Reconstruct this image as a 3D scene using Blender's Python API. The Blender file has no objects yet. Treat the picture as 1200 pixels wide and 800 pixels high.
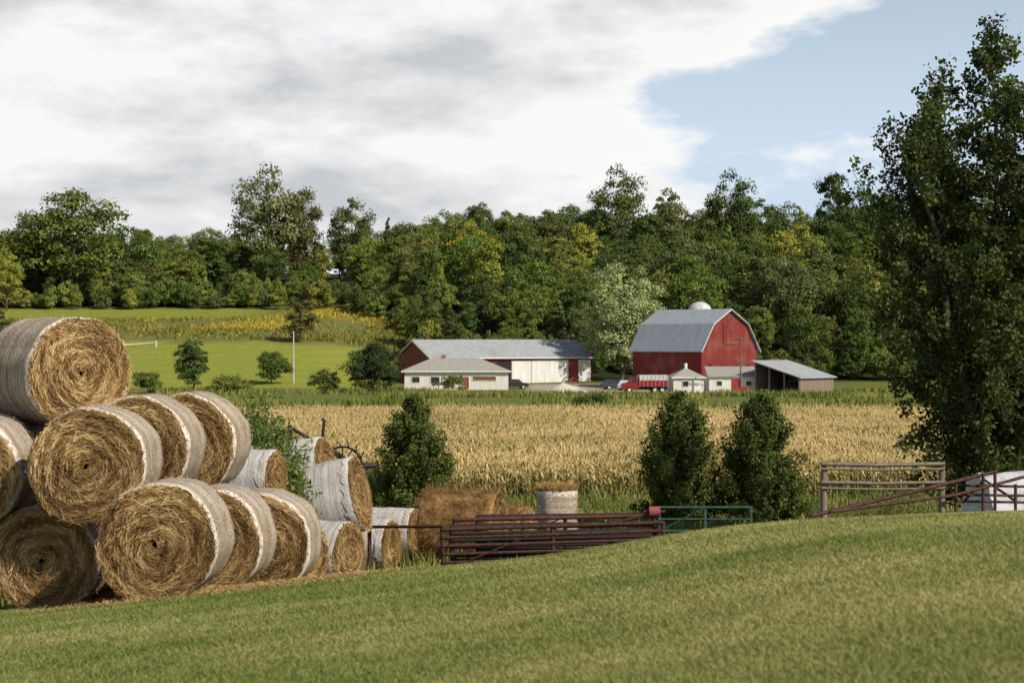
import bpy, math, numpy as np
from mathutils import Vector, Matrix
rng = np.random.default_rng(7)
scene = bpy.context.scene
F = 2333.0   # focal length in photo pixels, used when surveying bearings
def bx(px, d): return (px-600.0)*d/F      # bearing -> metres east at range d

# ---------------------------------------------------------------- terrain
def pn(x, y, s, seed=0):
    x = np.asarray(x, float)/s; y = np.asarray(y, float)/s
    r = np.random.default_rng(seed); o = 0
    for i in range(7):
        a = r.uniform(0, 6.28); f = r.uniform(.6, 2.2); p = r.uniform(0, 6.28, 2)
        o = o + np.sin((x*math.cos(a)+y*math.sin(a))*f*2+p[0]+1.3*np.sin((x*math.sin(a)-y*math.cos(a))*f+p[1]))/f
    return o/4.0
def sm(a, b, t):
    t = np.clip((np.asarray(t, float)-a)/(b-a), 0, 1); return t*t*(3-2*t)
Y0 = [-400, -50, 0, 10, 18, 25, 30, 37, 45, 60, 80, 95, 300]
Z0 = [-1.0, -1.3, -1.6, -1.85, -2.22, -2.68, -3.35, -4.35, -4.85, -5.5, -6.9, -7.75, -7.8]
YL = Y0+[318, 340, 400, 450, 520, 600, 800, 4000]; ZL = Z0+[-7.8, -5.9, 0.9, 6.9, 14.5, 21, 24, 24]
YR = Y0+[325, 345, 372, 400, 450, 520, 600, 800, 4000]; ZR = Z0+[-7.8, -7.4, -6.5, -1.5, 8, 18.5, 25, 28, 28]
def gz(x, y):
    x = np.asarray(x, float); y = np.asarray(y, float)
    def ev(yy, A, B): return (np.interp(yy-1.2, A, B)+np.interp(yy, A, B)+np.interp(yy+1.2, A, B))/3
    w = sm(-45, -14, x)
    z = ev(y, YL, ZL)*(1-w)+ev(y, YR, ZR)*w
    XA = [-60,-10,-6,-4,-1.5,0,1.1,2.7,4.3,6,12,60]; XZ = [-1.3,-.95,-.66,-.45,-.18,-.05,.11,.40,.50,.56,.72,.9]
    xs = sum(np.interp(x+o, XA, XZ) for o in (-.6,-.2,.2,.6))/4
    z = z + xs*(1-sm(26, 50, y))
    z = z + sm(40, 60, y)*pn(x, y, 9, 3)*.06*(1-sm(90, 100, y)) + sm(330, 420, y)*pn(x, y, 60, 5)*1.2
    z = z + pn(x, y, 5, 9)*.02
    return z

# ---------------------------------------------------------------- mesh builder
class MB:
    def __init__(s): s.v=[]; s.n=0; s.f=[]; s.m=[]; s.a=[]
    def add(s, v, f, mat=0, val=.5):
        v = np.asarray(v, float).reshape(-1, 3); f = np.asarray(f, int)
        s.v.append(v); s.f.append(f+s.n); s.n += len(v)
        s.m.append(np.full(len(f), mat)); s.a.append(np.broadcast_to(np.asarray(val, float), (len(v),)).copy())
    def mesh(s, name, mats, smooth=False):
        me = bpy.data.meshes.new(name)
        V = np.concatenate(s.v); me.vertices.add(len(V)); me.vertices.foreach_set('co', V.ravel())
        L = np.concatenate([f.ravel() for f in s.f]); tot = np.concatenate([np.full(len(f), f.shape[1]) for f in s.f])
        st = np.concatenate([[0], np.cumsum(tot)[:-1]])
        me.loops.add(len(L)); me.loops.foreach_set('vertex_index', L.astype(np.int32))
        me.polygons.add(len(tot)); me.polygons.foreach_set('loop_start', st.astype(np.int32))
        me.polygons.foreach_set('material_index', np.concatenate(s.m).astype(np.int32))
        me.polygons.foreach_set('use_smooth', np.full(len(tot), smooth))
        at = me.attributes.new('v', 'FLOAT', 'POINT'); at.data.foreach_set('value', np.concatenate(s.a))
        for m in mats: me.materials.append(m)
        me.update(calc_edges=True); me.validate()
        return me
    def obj(s, name, mats, smooth=False, parent=None, loc=(0,0,0), rot=(0,0,0)):
        o = bpy.data.objects.new(name, s.mesh(name, mats, smooth)); scene.collection.objects.link(o)
        o.location = loc; o.rotation_euler = rot
        if parent: o.parent = parent
        return o
    def box(s, x0, x1, y0, y1, z0, z1, mat=0, val=.5):
        v = [(x,y,z) for z in (z0,z1) for y in (y0,y1) for x in (x0,x1)]
        s.add(v, [(0,2,3,1),(4,5,7,6),(0,1,5,4),(1,3,7,5),(3,2,6,7),(2,0,4,6)], mat, val)
    def tube(s, pts, rad, k=6, mat=0, val=.5, cap=True):
        pts = np.asarray(pts, float); n = len(pts); rad = np.broadcast_to(rad, (n,))
        t = np.gradient(pts, axis=0); t /= np.linalg.norm(t, axis=1)[:, None]+1e-9
        ref = np.array([0,0,1.]) if abs(t[0,2]) < .9 else np.array([1.,0,0])
        a = np.cross(t, ref); a /= np.linalg.norm(a, axis=1)[:, None]+1e-9; b = np.cross(t, a)
        th = np.arange(k)*2*math.pi/k
        v = pts[:,None,:]+rad[:,None,None]*(a[:,None,:]*np.cos(th)[None,:,None]+b[:,None,:]*np.sin(th)[None,:,None])
        i = np.arange(n-1)[:,None]*k; j = np.arange(k)[None,:]; j2 = (j+1)%k
        f = np.stack([i+j, i+j2, i+k+j2, i+k+j], -1).reshape(-1,4)
        s.add(v.reshape(-1,3), f, mat, val)
        if cap:
            for q in (0, n-1):
                c = v[q]; s.add(np.vstack([c, pts[q]]), [(jj,(jj+1)%k,k) for jj in range(k)], mat, val)
    def leaves(s, c, nrm, size, mat=0, val=.5, asp=.62):
        c = np.asarray(c); N = len(c); nrm = nrm/(np.linalg.norm(nrm, axis=1)[:,None]+1e-9)
        r = rng.normal(size=(N,3)); a = np.cross(nrm, r); a /= np.linalg.norm(a, axis=1)[:,None]+1e-9
        b = np.cross(nrm, a); sz = np.broadcast_to(size, (N,))[:,None]
        v = np.stack([c-a*sz, c+b*sz*asp+nrm*sz*.15, c+a*sz, c-b*sz*asp+nrm*sz*.15], 1).reshape(-1,3)
        s.add(v, np.arange(4*N).reshape(N,4), mat, np.repeat(np.broadcast_to(val, (N,)), 4))
def empty(name, loc=(0,0,0), rz=0):
    e = bpy.data.objects.new(name, None); scene.collection.objects.link(e); e.location = loc; e.rotation_euler = (0,0,rz); return e

# ---------------------------------------------------------------- materials
class NT:
    def __init__(s, name):
        s.m = bpy.data.materials.new(name); s.m.use_nodes = True; s.t = s.m.node_tree; s.t.nodes.clear()
        s.out = s.n('ShaderNodeOutputMaterial')
    def n(s, typ, **k):
        nd = s.t.nodes.new(typ)
        for a, b in k.items(): setattr(nd, a, b)
        return nd
    def l(s, a, b): s.t.links.new(a, b)
    def setv(s, sock, v):
        if hasattr(v, 'is_output'): s.l(v, sock)
        else: sock.default_value = v
    def math(s, op, a, b=0, c=None, clamp=False):
        nd = s.n('ShaderNodeMath', operation=op, use_clamp=clamp); s.setv(nd.inputs[0], a); s.setv(nd.inputs[1], b)
        if c is not None: s.setv(nd.inputs[2], c)
        return nd.outputs[0]
    def mix(s, f, a, b, mode='MIX'):
        nd = s.n('ShaderNodeMix', data_type='RGBA', blend_type=mode)
        for k, v in ((0,f),(6,a),(7,b)):
            if isinstance(v, tuple) and len(v) == 3: v = v+(1,)
            s.setv(nd.inputs[k], v)
        return nd.outputs[2]
    def noise(s, vec, scale, detail=4, rough=.55, dist=0):
        nd = s.n('ShaderNodeTexNoise'); s.l(vec, nd.inputs['Vector']); nd.inputs['Scale'].default_value = scale
        nd.inputs['Detail'].default_value = detail; nd.inputs['Roughness'].default_value = rough; nd.inputs['Distortion'].default_value = dist
        return nd.outputs['Fac']
    def mapr(s, v, a, b, c=0, d=1):
        nd = s.n('ShaderNodeMapRange'); s.setv(nd.inputs[0], v)
        for i, q in enumerate((a,b,c,d)): nd.inputs[i+1].default_value = q
        return nd.outputs[0]
    def obj(s, scale=(1,1,1)):
        tc = s.n('ShaderNodeTexCoord'); mp = s.n('ShaderNodeMapping'); s.l(tc.outputs['Object'], mp.inputs[0]); mp.inputs['Scale'].default_value = scale
        return mp.outputs[0]
    def attr(s, n, out='Fac'):
        return s.n('ShaderNodeAttribute', attribute_name=n).outputs[out]
    def prin(s, col, rough=.8, bump=None, bs=.3, bd=.02, metal=0, spec=.3):
        p = s.n('ShaderNodeBsdfPrincipled')
        if isinstance(col, tuple): col = col+(1,) if len(col) == 3 else col
        s.setv(p.inputs['Base Color'], col); s.setv(p.inputs['Roughness'], rough); p.inputs['Metallic'].default_value = metal
        p.inputs['Specular IOR Level'].default_value = spec
        if bump is not None:
            b = s.n('ShaderNodeBump'); s.l(bump, b.inputs['Height']); b.inputs['Strength'].default_value = bs; b.inputs['Distance'].default_value = bd
            s.l(b.outputs[0], p.inputs['Normal'])
        return p.outputs[0]
    def done(s, sh): s.l(sh, s.out.inputs[0]); return s.m
def simple(name, col, rough=.7, sc=3, amt=.25, metal=0, stretch=(1,1,1), bs=.15):
    n = NT(name); v = n.obj(stretch); f = n.noise(v, sc, 5, .6)
    a = tuple(c*(1-amt) for c in col); b = tuple(min(1, c*(1+amt)) for c in col)
    return n.done(n.prin(n.mix(n.mapr(f,.3,.7), a, b), rough, f, bs, .02, metal))
# leaves : tint from object colour, per-leaf value from attribute
def leafmat(name, trans=.3, spec=.2, rough=.6):
    n = NT(name); oi = n.n('ShaderNodeObjectInfo'); v = n.attr('v')
    k = n.mapr(v, 0, 1, .4, 1.75)
    vm = n.n('ShaderNodeVectorMath', operation='SCALE'); n.l(oi.outputs['Color'], vm.inputs[0]); n.l(k, vm.inputs['Scale'])
    warm = n.mix(n.mapr(v,.55,1,0,.5), vm.outputs[0], n.mix(1.0, vm.outputs[0], (1.25,1.14,.7), 'MULTIPLY'))
    if trans == 0:
        d = n.n('ShaderNodeBsdfDiffuse'); n.l(warm, d.inputs[0]); return n.done(d.outputs[0])
    p = n.prin(warm, rough, spec=spec); tr = n.n('ShaderNodeBsdfTranslucent')
    n.l(n.mix(1.0, warm, (1.6,1.7,.6), 'MULTIPLY'), tr.inputs[0])
    ms = n.n('ShaderNodeMixShader'); ms.inputs[0].default_value = trans; n.l(p, ms.inputs[1]); n.l(tr.outputs[0], ms.inputs[2])
    return n.done(ms.outputs[0])
LEAF = leafmat('leaf'); LEAFD = leafmat('distant_leaf', 0)
BARK = simple('bark', (.10,.08,.06), .9, 6, .4, stretch=(1,1,.2), bs=.5)
def weather_boards(name, col, dark, pitch=.3, axis='x', wear=.35):
    n = NT(name); tc = n.n('ShaderNodeTexCoord'); sp = n.n('ShaderNodeSeparateXYZ'); n.l(tc.outputs['Object'], sp.inputs[0])
    h = n.math('ADD', sp.outputs[0], sp.outputs[1])
    b = n.math('FRACT', n.math('DIVIDE', h, pitch)); gap = n.math('LESS_THAN', b, .1)
    bid = n.math('FLOOR', n.math('DIVIDE', h, pitch))
    wn = n.n('ShaderNodeTexWhiteNoise', noise_dimensions='1D'); n.l(bid, wn.inputs['W'])
    ns = n.noise(n.obj((1,1,.15)), 2.5, 6, .65); n2 = n.noise(n.obj(), .35, 4, .6)
    c = n.mix(n.mapr(ns,.3,.75), col, dark)
    c = n.mix(n.math('MULTIPLY', wn.outputs[0], .35), c, dark)
    c = n.mix(n.mapr(n2,.48,.75,0,wear), c, (.33,.22,.18))
    c = n.mix(n.math('MULTIPLY', gap, .65), c, tuple(q*.2 for q in col))
    return n.done(n.prin(c, .8, ns, .3, .02))
def ribbed(name, col, dark, pitch, ax, metal=0., rust=0.):
    n = NT(name); tc = n.n('ShaderNodeTexCoord'); sp = n.n('ShaderNodeSeparateXYZ'); n.l(tc.outputs['Object'], sp.inputs[0])
    b = n.math('FRACT', n.math('DIVIDE', sp.outputs[ax], pitch)); rib = n.math('LESS_THAN', b, .16)
    ns = n.noise(n.obj((1,1,.3)), 1.2, 6, .6); n2 = n.noise(n.obj(), .3, 4)
    c = n.mix(n.mapr(ns,.3,.75), col, dark); c = n.mix(n.math('MULTIPLY', rib, .45), c, dark)
    c = n.mix(n.mapr(n2,.5,.75,0,rust), c, (.25,.15,.1))
    return n.done(n.prin(c, .5 if metal else .65, rib, .3, .03, metal))
RED = weather_boards('red_boards', (.26,.035,.027), (.13,.02,.017))
REDM = ribbed('red_metal', (.2,.03,.025), (.12,.02,.018), .6, 1)
WHITEM = ribbed('white_metal', (.76,.76,.74), (.52,.52,.52), .9, 1)
WHITE = weather_boards('white_boards', (.76,.75,.71), (.6,.58,.53), .25, wear=.1)
ROOFM = ribbed('metal_roof', (.39,.43,.48), (.28,.31,.35), .8, 1, 0, .12)
ROOFS = ribbed('metal_roof_shed', (.40,.42,.45), (.28,.3,.32), .9, 1, 0, .35)
SHING = simple('shingles', (.31,.30,.28), .9, 4, .3)
TRIM = simple('white_trim', (.72,.72,.69), .6, 3, .1)
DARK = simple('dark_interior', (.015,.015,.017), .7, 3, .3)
GLASS = NT('window_glass'); GLASS = GLASS.done(GLASS.prin((.03,.04,.05), .08, spec=.8))
WOODG = weather_boards('grey_wood', (.3,.22,.18), (.15,.11,.09), .25, wear=.3)
REDDOOR = simple('red_door', (.27,.04,.035), .6, 2, .2)

# ---------------------------------------------------------------- ground
xs = np.unique(np.concatenate([np.linspace(-14,14,113), np.linspace(-150,150,201), np.linspace(-2500,2500,51)]))
ys = np.unique(np.concatenate([np.linspace(-400,0,9), np.linspace(0,60,181), np.linspace(60,110,60), np.linspace(110,600,260), np.linspace(600,4000,20)]))
X, Y = np.meshgrid(xs, ys); Z = gz(X, Y)
nx, ny = len(xs), len(ys)
ii, jj = np.meshgrid(np.arange(nx-1), np.arange(ny-1)); a = jj*nx+ii
gf = np.stack([a, a+1, a+nx+1, a+nx], -1).reshape(-1,4)
def dry(x, y):   # dry patches in the lawn
    return np.clip(.5*pn(x*.6, y*1.2, 1.1, 161)+.45*pn(x*.35, y, 2.3, 162)+.25*pn(x, y*1.5, .4, 163), -1, 1)
def zone(x, y):
    c = np.zeros(x.shape+(3,)); c[:] = (.14,.18,.045)
    def put(w, col):
        nonlocal c
        c = c*(1-w[...,None]) + np.array(col)*w[...,None]
    j = pn(x, y, 6, 11)
    put(sm(.1,.7,dry(x,y)+.2*sm(-2,4,x))*.6, (.27,.25,.10))
    put(sm(27,33,y+j*1.0), (.075,.085,.028))                    # rough ground past the lawn
    put(sm(92,97,y), (.12,.09,.04))                              # corn soil
    put(sm(180,184,y), (.14,.18,.045))                             # pasture
    s = pn(x, y, 14, 21)
    put(sm(180,184,y)*sm(.1,.5,s)*.7, (.19,.18,.07))
    left = 1-sm(-26,-20,x)
    put(sm(318,326,y+j*2)*left, (.25,.30,.05))                   # bright meadow
    put(sm(318,326,y+j*2)*left*sm(0,.5,pn(x,y,16,44))*.5, (.29,.30,.065))
    put(sm(390,397,y+j*4)*left, (.17,.18,.06))                    # weedy slope
    g = sm(.0,.5,pn(x, y, 9, 33))
    put(sm(410,416,y+j*4)*(1-sm(446,452,y))*left*g*.5, (.31,.25,.045))
    put(sm(434,441,y+j)*(1-sm(456,462,y))*(1-sm(-62,-50,x)), (.23,.28,.05))
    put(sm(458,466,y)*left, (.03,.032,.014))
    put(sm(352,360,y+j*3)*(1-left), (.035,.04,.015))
    gr = sm(1,4,x)*(1-sm(44,50,x))*sm(303,307,y+j*1.5)*(1-sm(340,346,y))
    put(gr, (.42,.39,.33))
    return np.clip(c*(1+.10*pn(x,y,2.2,50)[...,None]), .005, 1)
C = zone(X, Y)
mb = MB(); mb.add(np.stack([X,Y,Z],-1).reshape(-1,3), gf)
n = NT('ground'); col = n.attr('Col','Color'); tc = n.obj()
f1 = n.noise(tc, 1.6, 7, .65); f2 = n.noise(tc, .25, 4, .6); f3 = n.noise(tc, 30, 3, .6)
c = n.mix(n.mapr(f1,.3,.7), n.mix(1.0, col, (.68,.72,.7), 'MULTIPLY'), n.mix(1.0, col, (1.3,1.2,1.15), 'MULTIPLY'))
c = n.mix(n.mapr(f2,.4,.7,0,.6), c, n.mix(1.0, c, (1.2,1.04,.9), 'MULTIPLY'))
c = n.mix(n.mapr(f3,.3,.7), n.mix(1.0, c, (.75,.75,.75), 'MULTIPLY'), c)
GROUND = n.done(n.prin(c, .95, f3, .5, .03, spec=.1))
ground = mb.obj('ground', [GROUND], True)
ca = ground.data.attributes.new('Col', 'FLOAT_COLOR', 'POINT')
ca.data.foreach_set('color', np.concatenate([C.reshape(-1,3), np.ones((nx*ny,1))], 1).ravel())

# lawn blades
def bladecolmat(name, A, B, trans=0):
    n = NT(name); v = n.attr('v'); r = n.n('ShaderNodeValToRGB'); n.l(v, r.inputs[0])
    r.color_ramp.elements[0].color = A+(1,); r.color_ramp.elements[1].color = B+(1,)
    p = n.n('ShaderNodeBsdfDiffuse'); n.l(r.outputs[0], p.inputs[0])
    if not trans: return n.done(p.outputs[0])
    tr = n.n('ShaderNodeBsdfTranslucent'); n.l(r.outputs[0], tr.inputs[0])
    ms = n.n('ShaderNodeMixShader'); ms.inputs[0].default_value = trans; n.l(p.outputs[0], ms.inputs[1]); n.l(tr.outputs[0], ms.inputs[2])
    return n.done(ms.outputs[0])
def blades(mb, x, y, h, w, val, lean=.5):
    N = len(x); z = gz(x, y); th = rng.uniform(0, 6.28, N); th2 = rng.uniform(0, 6.28, N)
    dx, dy = np.cos(th)*w/2, np.sin(th)*w/2; l = rng.uniform(0, lean, N)*h
    v = np.stack([np.stack([x-dx,y-dy,z-.004],-1), np.stack([x+dx,y+dy,z-.004],-1), np.stack([x+np.cos(th2)*l, y+np.sin(th2)*l, z+h],-1)], 1)
    mb.add(v.reshape(-1,3), np.arange(3*N).reshape(N,3), 0, np.repeat(val, 3))
mb = MB(); N = 380000
yy = 8.5+21.5*rng.uniform(0,1,N)**1.15; xx = rng.uniform(-1,1,N)*(.275*yy+.6)
val = np.clip(.27+.42*dry(xx,yy)+rng.normal(0,.14,N)+.24*sm(-3.5,4,xx)+.08*sm(12,24,yy), 0, 1)
blades(mb, xx, yy, rng.uniform(.014,.034,N)*(1-.25*dry(xx,yy)), .004+.00042*yy, val, 2.2)
LAWN = bladecolmat('lawn_blades', (.10,.165,.03), (.50,.45,.19), .2)
mb.obj('lawn_grass', [LAWN])
# rough weeds between lawn and corn
mb = MB(); N = 90000
yy = rng.uniform(31, 97, N); xx = rng.uniform(-1,1,N)*(.28*yy+2)
h = rng.uniform(.12,.5,N)*(1+.8*np.clip(pn(xx,yy,4,70),-.6,1))*(.7+.6*sm(70,95,yy))
blades(mb, xx, yy, h, .03+.0006*yy, np.clip(.35+.3*pn(xx,yy,5,71)+rng.normal(0,.2,N),0,1), .7)
mb.obj('rough_grass', [bladecolmat('weeds', (.07,.115,.025), (.34,.32,.10))])
# tall pasture weeds by the farmyard
mb = MB(); N = 40000
yy = rng.uniform(236, 312, N); xx = rng.uniform(-75,75,N); k = pn(xx, yy, 10, 80) > .0
k &= ~((xx > 2) & (xx < 46) & (yy > 300)); xx, yy = xx[k], yy[k]; N = len(xx)
blades(mb, xx, yy, rng.uniform(.3,1.0,N), .22, np.clip(.4+.3*pn(xx,yy,6,81)+rng.normal(0,.2,N),0,1), .7)
mb.obj('pasture_weeds', [bladecolmat('pweeds', (.08,.12,.025), (.32,.30,.09))])
# goldenrod on the slope
mb = MB(); N = 70000
yy = rng.uniform(398, 452, N); xx = rng.uniform(-110,-16,N); k = pn(xx, yy, 7, 90)+rng.normal(0,.45,N) > .15; k &= ~((xx<-50)&(yy>436)); xx, yy = xx[k], yy[k]; N=len(xx)
gold = np.clip(.18+.5*(pn(xx, yy, 9, 33)+rng.normal(0,.3,N) > .15)*(yy>412)*(xx>-80)+rng.normal(0,.15,N), 0, 1)
blades(mb, xx, yy, rng.uniform(.3,.95,N), .32, gold, .9)
mb.obj('goldenrod', [bladecolmat('goldenrod', (.13,.15,.045), (.53,.41,.06))])

# ---------------------------------------------------------------- cornfield
mb = MB()
for r_ in range(8):
    for p in range(24):
        x0 = p*.214+rng.normal(0,.07); y0 = r_*.76+rng.normal(0,.09); H = rng.uniform(1.4,2.05)
        mb.add([(x0-.02,y0,0),(x0+.02,y0,0),(x0+.01,y0,H),(x0-.01,y0,H)], [(0,1,2,3)], 0, .45)
        for q in range(8):
            z = H*(.15+.8*q/8); a_ = q*math.pi+rng.normal(0,.6)+.6*p; L = rng.uniform(.35,.6)
            dx, dy = math.cos(a_), math.sin(a_); px, py = -dy*.045, dx*.045
            up = rng.uniform(.12,.3)
            P = [(x0-px*.5,y0-py*.5,z),(x0+px*.5,y0+py*.5,z),(x0+dx*L*.5+px,y0+dy*L*.5+py,z+up),(x0+dx*L*.5-px,y0+dy*L*.5-py,z+up),
                 (x0+dx*L,y0+dy*L,z+up-rng.uniform(.1,.45))]
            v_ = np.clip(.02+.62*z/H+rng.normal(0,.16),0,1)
            mb.add(P[:4], [(0,1,2,3)], 0, v_); mb.add(P[2:5], [(0,2,1)], 0, v_)
        for q in range(3):
            a_ = rng.uniform(0,6.28); e = .14
            mb.add([(x0-.014,y0,H-.05),(x0+.014,y0,H-.05),(x0+math.cos(a_)*e,y0+math.sin(a_)*e,H+rng.uniform(.12,.28))], [(0,1,2)], 0, rng.uniform(.65,1))
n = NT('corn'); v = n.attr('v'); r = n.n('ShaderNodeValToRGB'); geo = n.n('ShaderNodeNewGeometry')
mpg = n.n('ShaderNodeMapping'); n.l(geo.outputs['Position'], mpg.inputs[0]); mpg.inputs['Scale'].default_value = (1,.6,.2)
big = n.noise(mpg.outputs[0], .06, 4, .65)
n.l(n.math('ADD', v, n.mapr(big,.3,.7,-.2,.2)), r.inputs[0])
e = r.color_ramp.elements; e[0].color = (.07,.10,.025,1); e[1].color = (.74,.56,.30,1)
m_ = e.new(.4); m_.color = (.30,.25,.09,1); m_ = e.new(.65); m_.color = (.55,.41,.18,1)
p = n.n('ShaderNodeBsdfDiffuse'); n.l(r.outputs[0], p.inputs[0])
CORN = n.done(p.outputs[0])
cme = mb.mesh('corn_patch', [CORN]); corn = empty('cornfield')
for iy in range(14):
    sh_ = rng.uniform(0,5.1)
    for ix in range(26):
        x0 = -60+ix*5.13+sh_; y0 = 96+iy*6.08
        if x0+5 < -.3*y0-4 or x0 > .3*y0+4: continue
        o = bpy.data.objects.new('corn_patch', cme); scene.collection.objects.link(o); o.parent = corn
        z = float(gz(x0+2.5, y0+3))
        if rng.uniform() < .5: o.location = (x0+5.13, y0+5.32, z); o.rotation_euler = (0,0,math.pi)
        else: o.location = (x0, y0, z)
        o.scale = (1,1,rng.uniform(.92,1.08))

# ---------------------------------------------------------------- trees
def rdir(N):
    d = rng.normal(size=(N,3)); return d/np.linalg.norm(d, axis=1)[:,None]
def crown_tree(h, w, base=.15, ncl=45, per=130, ls=.3, taper=.0, clr=.2, trunk=True, droop=0, flat=.8):
    """trunk + limbs to every leaf clump; crown uneven with gaps"""
    mb = MB(); zc = h*(base+1)/2; hz = h*(1-base)/2
    cs = []
    while len(cs) < ncl:
        d = rdir(1)[0]*rng.uniform(.1,1)**.42
        t = (d[2]+1)/2; k = 1-taper*t
        if taper > .5: k = max(.06, (1-t)**.75*1.15) if t > .2 else .55+2*t
        k *= 1+.16*math.sin(3*math.atan2(d[1],d[0])+ncl)
        c = np.array([d[0]*w/2*k*.85, d[1]*w/2*k*.85, zc+d[2]*hz*.9])
        cs.append((c, w*clr*rng.uniform(.5,1.15)*(.55+.45*k)))
    if trunk:
        top = h*(.8 if taper > .5 else .6); r0 = max(.05, h*.022)
        pts = np.array([[rng.normal(0,.015*h)*(i>0), rng.normal(0,.015*h)*(i>0), top*i/5] for i in range(6)])
        mb.tube(pts, np.linspace(r0, r0*.3, 6), 6, 1)
        for c, r in cs[:: 2]:
            z0 = min(top*.95, max(h*base*.6, c[2]-.5*math.hypot(c[0],c[1])-.1*h)); k = z0/top*5; i = int(min(4,k)); s0 = pts[i]+(pts[i+1]-pts[i])*(k-i)
            mid = (s0+c)/2+np.array([0,0,-.03*h]); mb.tube([s0, mid, c], [r0*.35, r0*.22, r0*.08], 4, 1, cap=False)
    for c, r in cs:
        nn = int(per*rng.uniform(.7,1.3)); d = rdir(nn); d[:,2] = np.where(d[:,2] < -.3, d[:,2]*-.6, d[:,2])
        rad = r*rng.uniform(.3,1.25,nn)**.6
        P = c+d*rad[:,None]*np.array([1,1,flat])
        if droop: P[:,2] -= droop*rng.uniform(0,1,nn)**2*h
        P[:,2] = np.maximum(P[:,2], .02*h)
        cv = rng.uniform(.3,.65)
        mb.leaves(P, d+rng.normal(0,.55,(nn,3))+np.array([0,0,.3]), ls*rng.uniform(.6,1.3,nn), 0, np.clip(cv+rng.normal(0,.17,nn),0,1))
    return mb
protos = []
specs = [(1,.85,.12,70,130,0),(1,.7,.15,64,130,.2),(1,1.0,.15,76,130,.1),(1,.6,.1,56,130,.35),(1,.5,.08,50,130,.8),(1,.8,.2,62,130,0),(1,.75,.15,56,130,.2)]
for i, (h,w,b,ncl,per,tp) in enumerate(specs):
    m = crown_tree(12, 12*w, b, ncl, per, .19, tp, .15); protos.append(m.mesh('distant_tree_%d' % i, [LEAFD, BARK]))
m = crown_tree(3, 4, .0, 26, 110, .14, 0, .2, False); bushp = m.mesh('scrub_bush', [LEAFD, BARK])
m = crown_tree(3, 3.2, .0, 22, 110, .13, 0, .22, False); bushp2 = m.mesh('scrub_bush_b', [LEAFD, BARK])
forest = empty('distant_forest')
PAL = [(.085,.125,.03),(.11,.155,.034),(.062,.095,.028),(.14,.175,.042),(.09,.12,.042),(.165,.19,.048),(.11,.125,.045),(.072,.108,.032)]
def inst(me, x, y, s, col, parent=forest, name='tree', sz=None, sink=.0):
    o = bpy.data.objects.new(name, me); scene.collection.objects.link(o); o.parent = parent
    o.location = (x, y, float(gz(x,y))-sink); o.rotation_euler = (0,0,rng.uniform(0,6.28))
    o.scale = (s*rng.uniform(.9,1.1), s*rng.uniform(.9,1.1), s if sz is None else sz)
    f = rng.uniform(.85,1.2); o.color = (col[0]*f*rng.uniform(.9,1.1), col[1]*f, col[2]*f, 1); return o
def fbase(x):  # y at which the wood begins
    return float(np.interp(x, [-140,-60,-40,-26,-16,10,60,140], [462,462,452,430,388,372,366,362]))
pts = []
tries = 0
while len(pts) < 560 and tries < 30000:
    tries += 1
    x = rng.uniform(-150, 150); y = rng.uniform(0,1)**.9*185+fbase(x)
    if y > 570 or abs(x) > .29*y+8: continue
    if all((x-a)**2+(y-b)**2 > 4.8**2 for a,b in pts): pts.append((x,y))
for x, y in pts:
    u = rng.uniform(); dpt = y-fbase(x)
    s = rng.uniform(.7,1.35) if dpt > 15 else rng.uniform(.5,.95)
    if x < -20: s *= .82
    pr = protos[int(rng.choice([0,1,2,3,4,5,6], p=[.17,.2,.13,.2,.1,.1,.1]))]
    c = PAL[int(rng.integers(0,len(PAL)))]
    if u < .06: c = (.26,.27,.05)
    elif u < .08: c = (.17,.16,.05)
    inst(pr, x, y, s, c, sz=s*rng.uniform(.9,1.25))
# scrub along the wood edge
for i in range(240):
    x = rng.uniform(-135,135); y = fbase(x)-rng.uniform(-8,5)
    if x > 12 and x < 48: y += 4
    c = PAL[int(rng.integers(0,len(PAL)))] if rng.uniform() < .85 else (.19,.21,.045)
    inst(bushp if rng.uniform()<.5 else bushp2, x, y, rng.uniform(.7,1.5), c, sink=.1, sz=rng.uniform(.8,2.2))
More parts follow.
